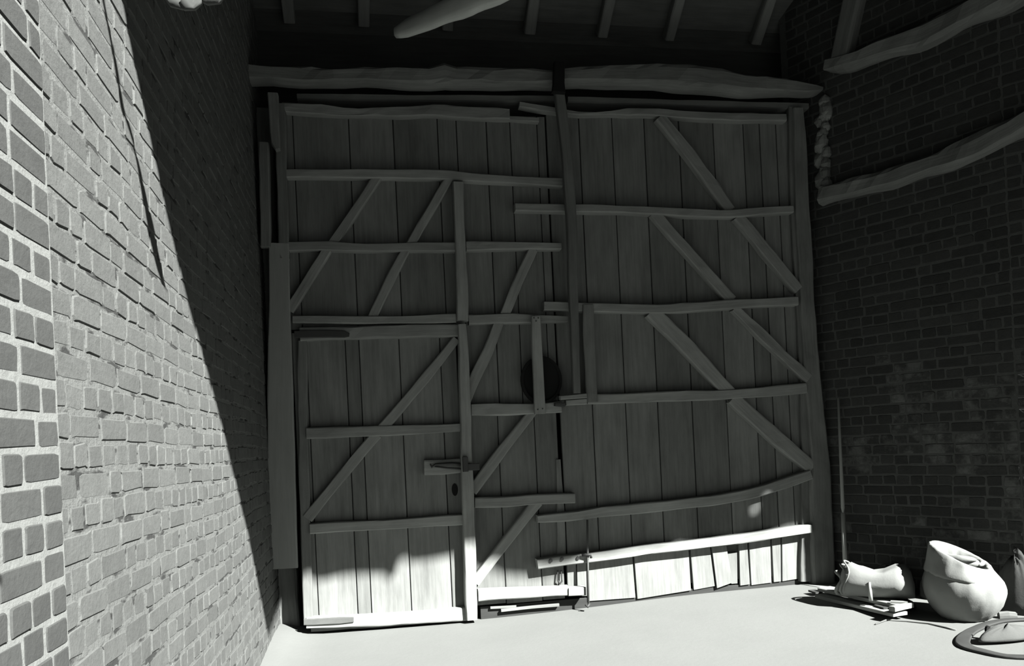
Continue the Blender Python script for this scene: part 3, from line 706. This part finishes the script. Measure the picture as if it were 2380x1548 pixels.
# heap of dark cloth behind
def heap(px, py, z, rx, ry, rz_, seed, name, label, mt, cat):
    c_ = rightw(px, py, ry*.9+.02); c_ = Vector((c_.x, c_.y, fh(c_.x, c_.y)))
    mb = MB(); rings = []
    for i in range(9):
        a = math.pi/2*i/8; 
        rings.append([c_+RD*(math.cos(b)*math.cos(a)*rx*(1+.3*noise.noise(Vector((math.cos(b)*1.7+seed, math.sin(b)*1.7, a*2)))))+RN*(math.sin(b)*math.cos(a)*ry*(1+.2*noise.noise(Vector((b, seed, a)))))
                      +ZV*(math.sin(a)*rz_*(1+.45*noise.noise(Vector((math.cos(b)*2.5, math.sin(b)*2.5+seed, 0))))) for b in [2*math.pi*k_/30 for k_ in range(30)]])
    mb.loft(rings, .6); tag(mb.build(name, MW[mt], smooth=True), label, cat)
c_ = (A+B)/2+sd*.045; mb = MB(); rings = []
for i in range(6):
    a = math.pi/2*i/5
    rings.append([Vector((c_.x, c_.y, fh(c_.x, c_.y)))+ax*(math.cos(b)*math.cos(a)**.5*.22*(1+.1*noise.noise(Vector((b, 1, 4)))))+sd*(math.sin(b)*math.cos(a)**.5*.075)+ZV*(math.sin(a)*.07) for b in [2*math.pi*k_/30 for k_ in range(30)]])
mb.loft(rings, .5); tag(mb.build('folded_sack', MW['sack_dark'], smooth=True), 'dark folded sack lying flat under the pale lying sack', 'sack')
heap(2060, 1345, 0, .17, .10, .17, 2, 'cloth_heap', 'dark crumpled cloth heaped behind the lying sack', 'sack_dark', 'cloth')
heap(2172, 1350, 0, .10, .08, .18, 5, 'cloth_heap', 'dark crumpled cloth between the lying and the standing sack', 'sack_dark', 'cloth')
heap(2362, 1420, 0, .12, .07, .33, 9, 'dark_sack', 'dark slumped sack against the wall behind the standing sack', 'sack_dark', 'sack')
# twig
mb = MB(); pts = [flo(x, y, .006) for x, y in ((2035, 1456), (2062, 1447), (2110, 1449), (2160, 1453), (2200, 1461), (2222, 1466))]
for p in pts: p.z = fh(p.x, p.y)+.006
mb.tube(pts, [.004, .006, .005, .005, .006, .004], 6)
tag(mb.build('twig', MW['plank'], smooth=True), 'thin bent twig on the floor in front of the sacks', 'twig')
# flat dark band laid out as a curved shadow on the floor
mb = MB(); px = [(2395, 1440), (2320, 1446), (2262, 1466), (2238, 1486), (2246, 1502), (2290, 1515), (2340, 1525), (2400, 1528)]
pts = [flo(x, y, .01) for x, y in px]
for p in pts: p.z = fh(p.x, p.y)+.016
mb.timber(pts, [.045, .05, .06, .075, .07, .06, .05, .05], ZV, .014, .5, wob=.002, step=.03)
tag(mb.build('floor_shade_band', MW['shade_tone'], smooth=True), 'dark flat band standing for a curved shadow on the floor at the lower right edge', 'shade_band')
# flat sack on top of the shadow band
cc = flo(2345, 1480, .03); cc.z = fh(cc.x, cc.y)+.017
mb = MB(); rings = []
for i in range(9):
    a = math.pi/2*i/8
    rings.append([cc+Vector((math.cos(b)*math.cos(a)*.19*(1+.15*noise.noise(Vector((b, a, 3)))), math.sin(b)*math.cos(a)*.055, math.sin(a)*.075*(1+.4*noise.noise(Vector((math.cos(b)*2, math.sin(b)*2, 8)))))) for b in [2*math.pi*k_/36 for k_ in range(36)]])
mb.loft(rings, .5)
t = empty('flat_sack', cc, 'pale crumpled sack lying inside the shadow band at the lower right edge', 'sack')
mb.build('body', MW['sack_shaded'], t, smooth=True)
mb = MB(); q = flo(2294, 1466, .05); disc(mb, Vector((q.x, q.y-.0, cc.z+.035)), .016, .026, .012, 14); mb.build('dark_mouth', MW['black'], t)  # black disc painted as the shade inside the sack's mouth
cc = flo(2362, 1434, .02); cc.z = fh(cc.x, cc.y)
mb = MB(); mb.timber([cc+Vector((-.08, .05, .04)), cc+Vector((-.03, .03, .045)), cc+Vector((.01, .01, .04))], [.05, .055, .05], ZV, .04, .4, wob=.01, rnd=.5)
tag(mb.build('wood_scrap', MW['plank']), 'small grey scrap of wood lying beside the flat sack', 'wood')

# ------------------------------------------------------------------ hanging leaves at top left, close to the camera
dp_ = .84
def near(x, y, d=dp_): return CAM+ray(x, y)*d
t = empty('hanging_sprig', near(440, -60), 'pale drooping leaves on a thin stem at the top edge, left', 'leaves')
for pts, ws in (([near(440, -60), near(425, -25), near(412, 0), near(408, 16)], [.014, .036, .036, .014]), ([near(440, -60), near(452, -22), near(436, 2), near(420, 14)], [.010, .025, .022, .008]), ([near(450, -60), near(478, -35), near(492, -10), near(494, 7)], [.014, .031, .031, .014])):
    mb = MB(); mb.timber(pts, ws, -fwd, .004, .5, wob=.001, step=.006, rnd=.3); mb.build('leaf', MW['leaf'], t, smooth=True)
mb = MB(); s0_ = near(445, -60); mb.tube([s0_, s0_+Vector((.02, -.02, .6)), Vector((s0_.x+.05, s0_.y+.02, rz(s0_.y)))], .003, 6); mb.build('stem', MW['leaf'], t)
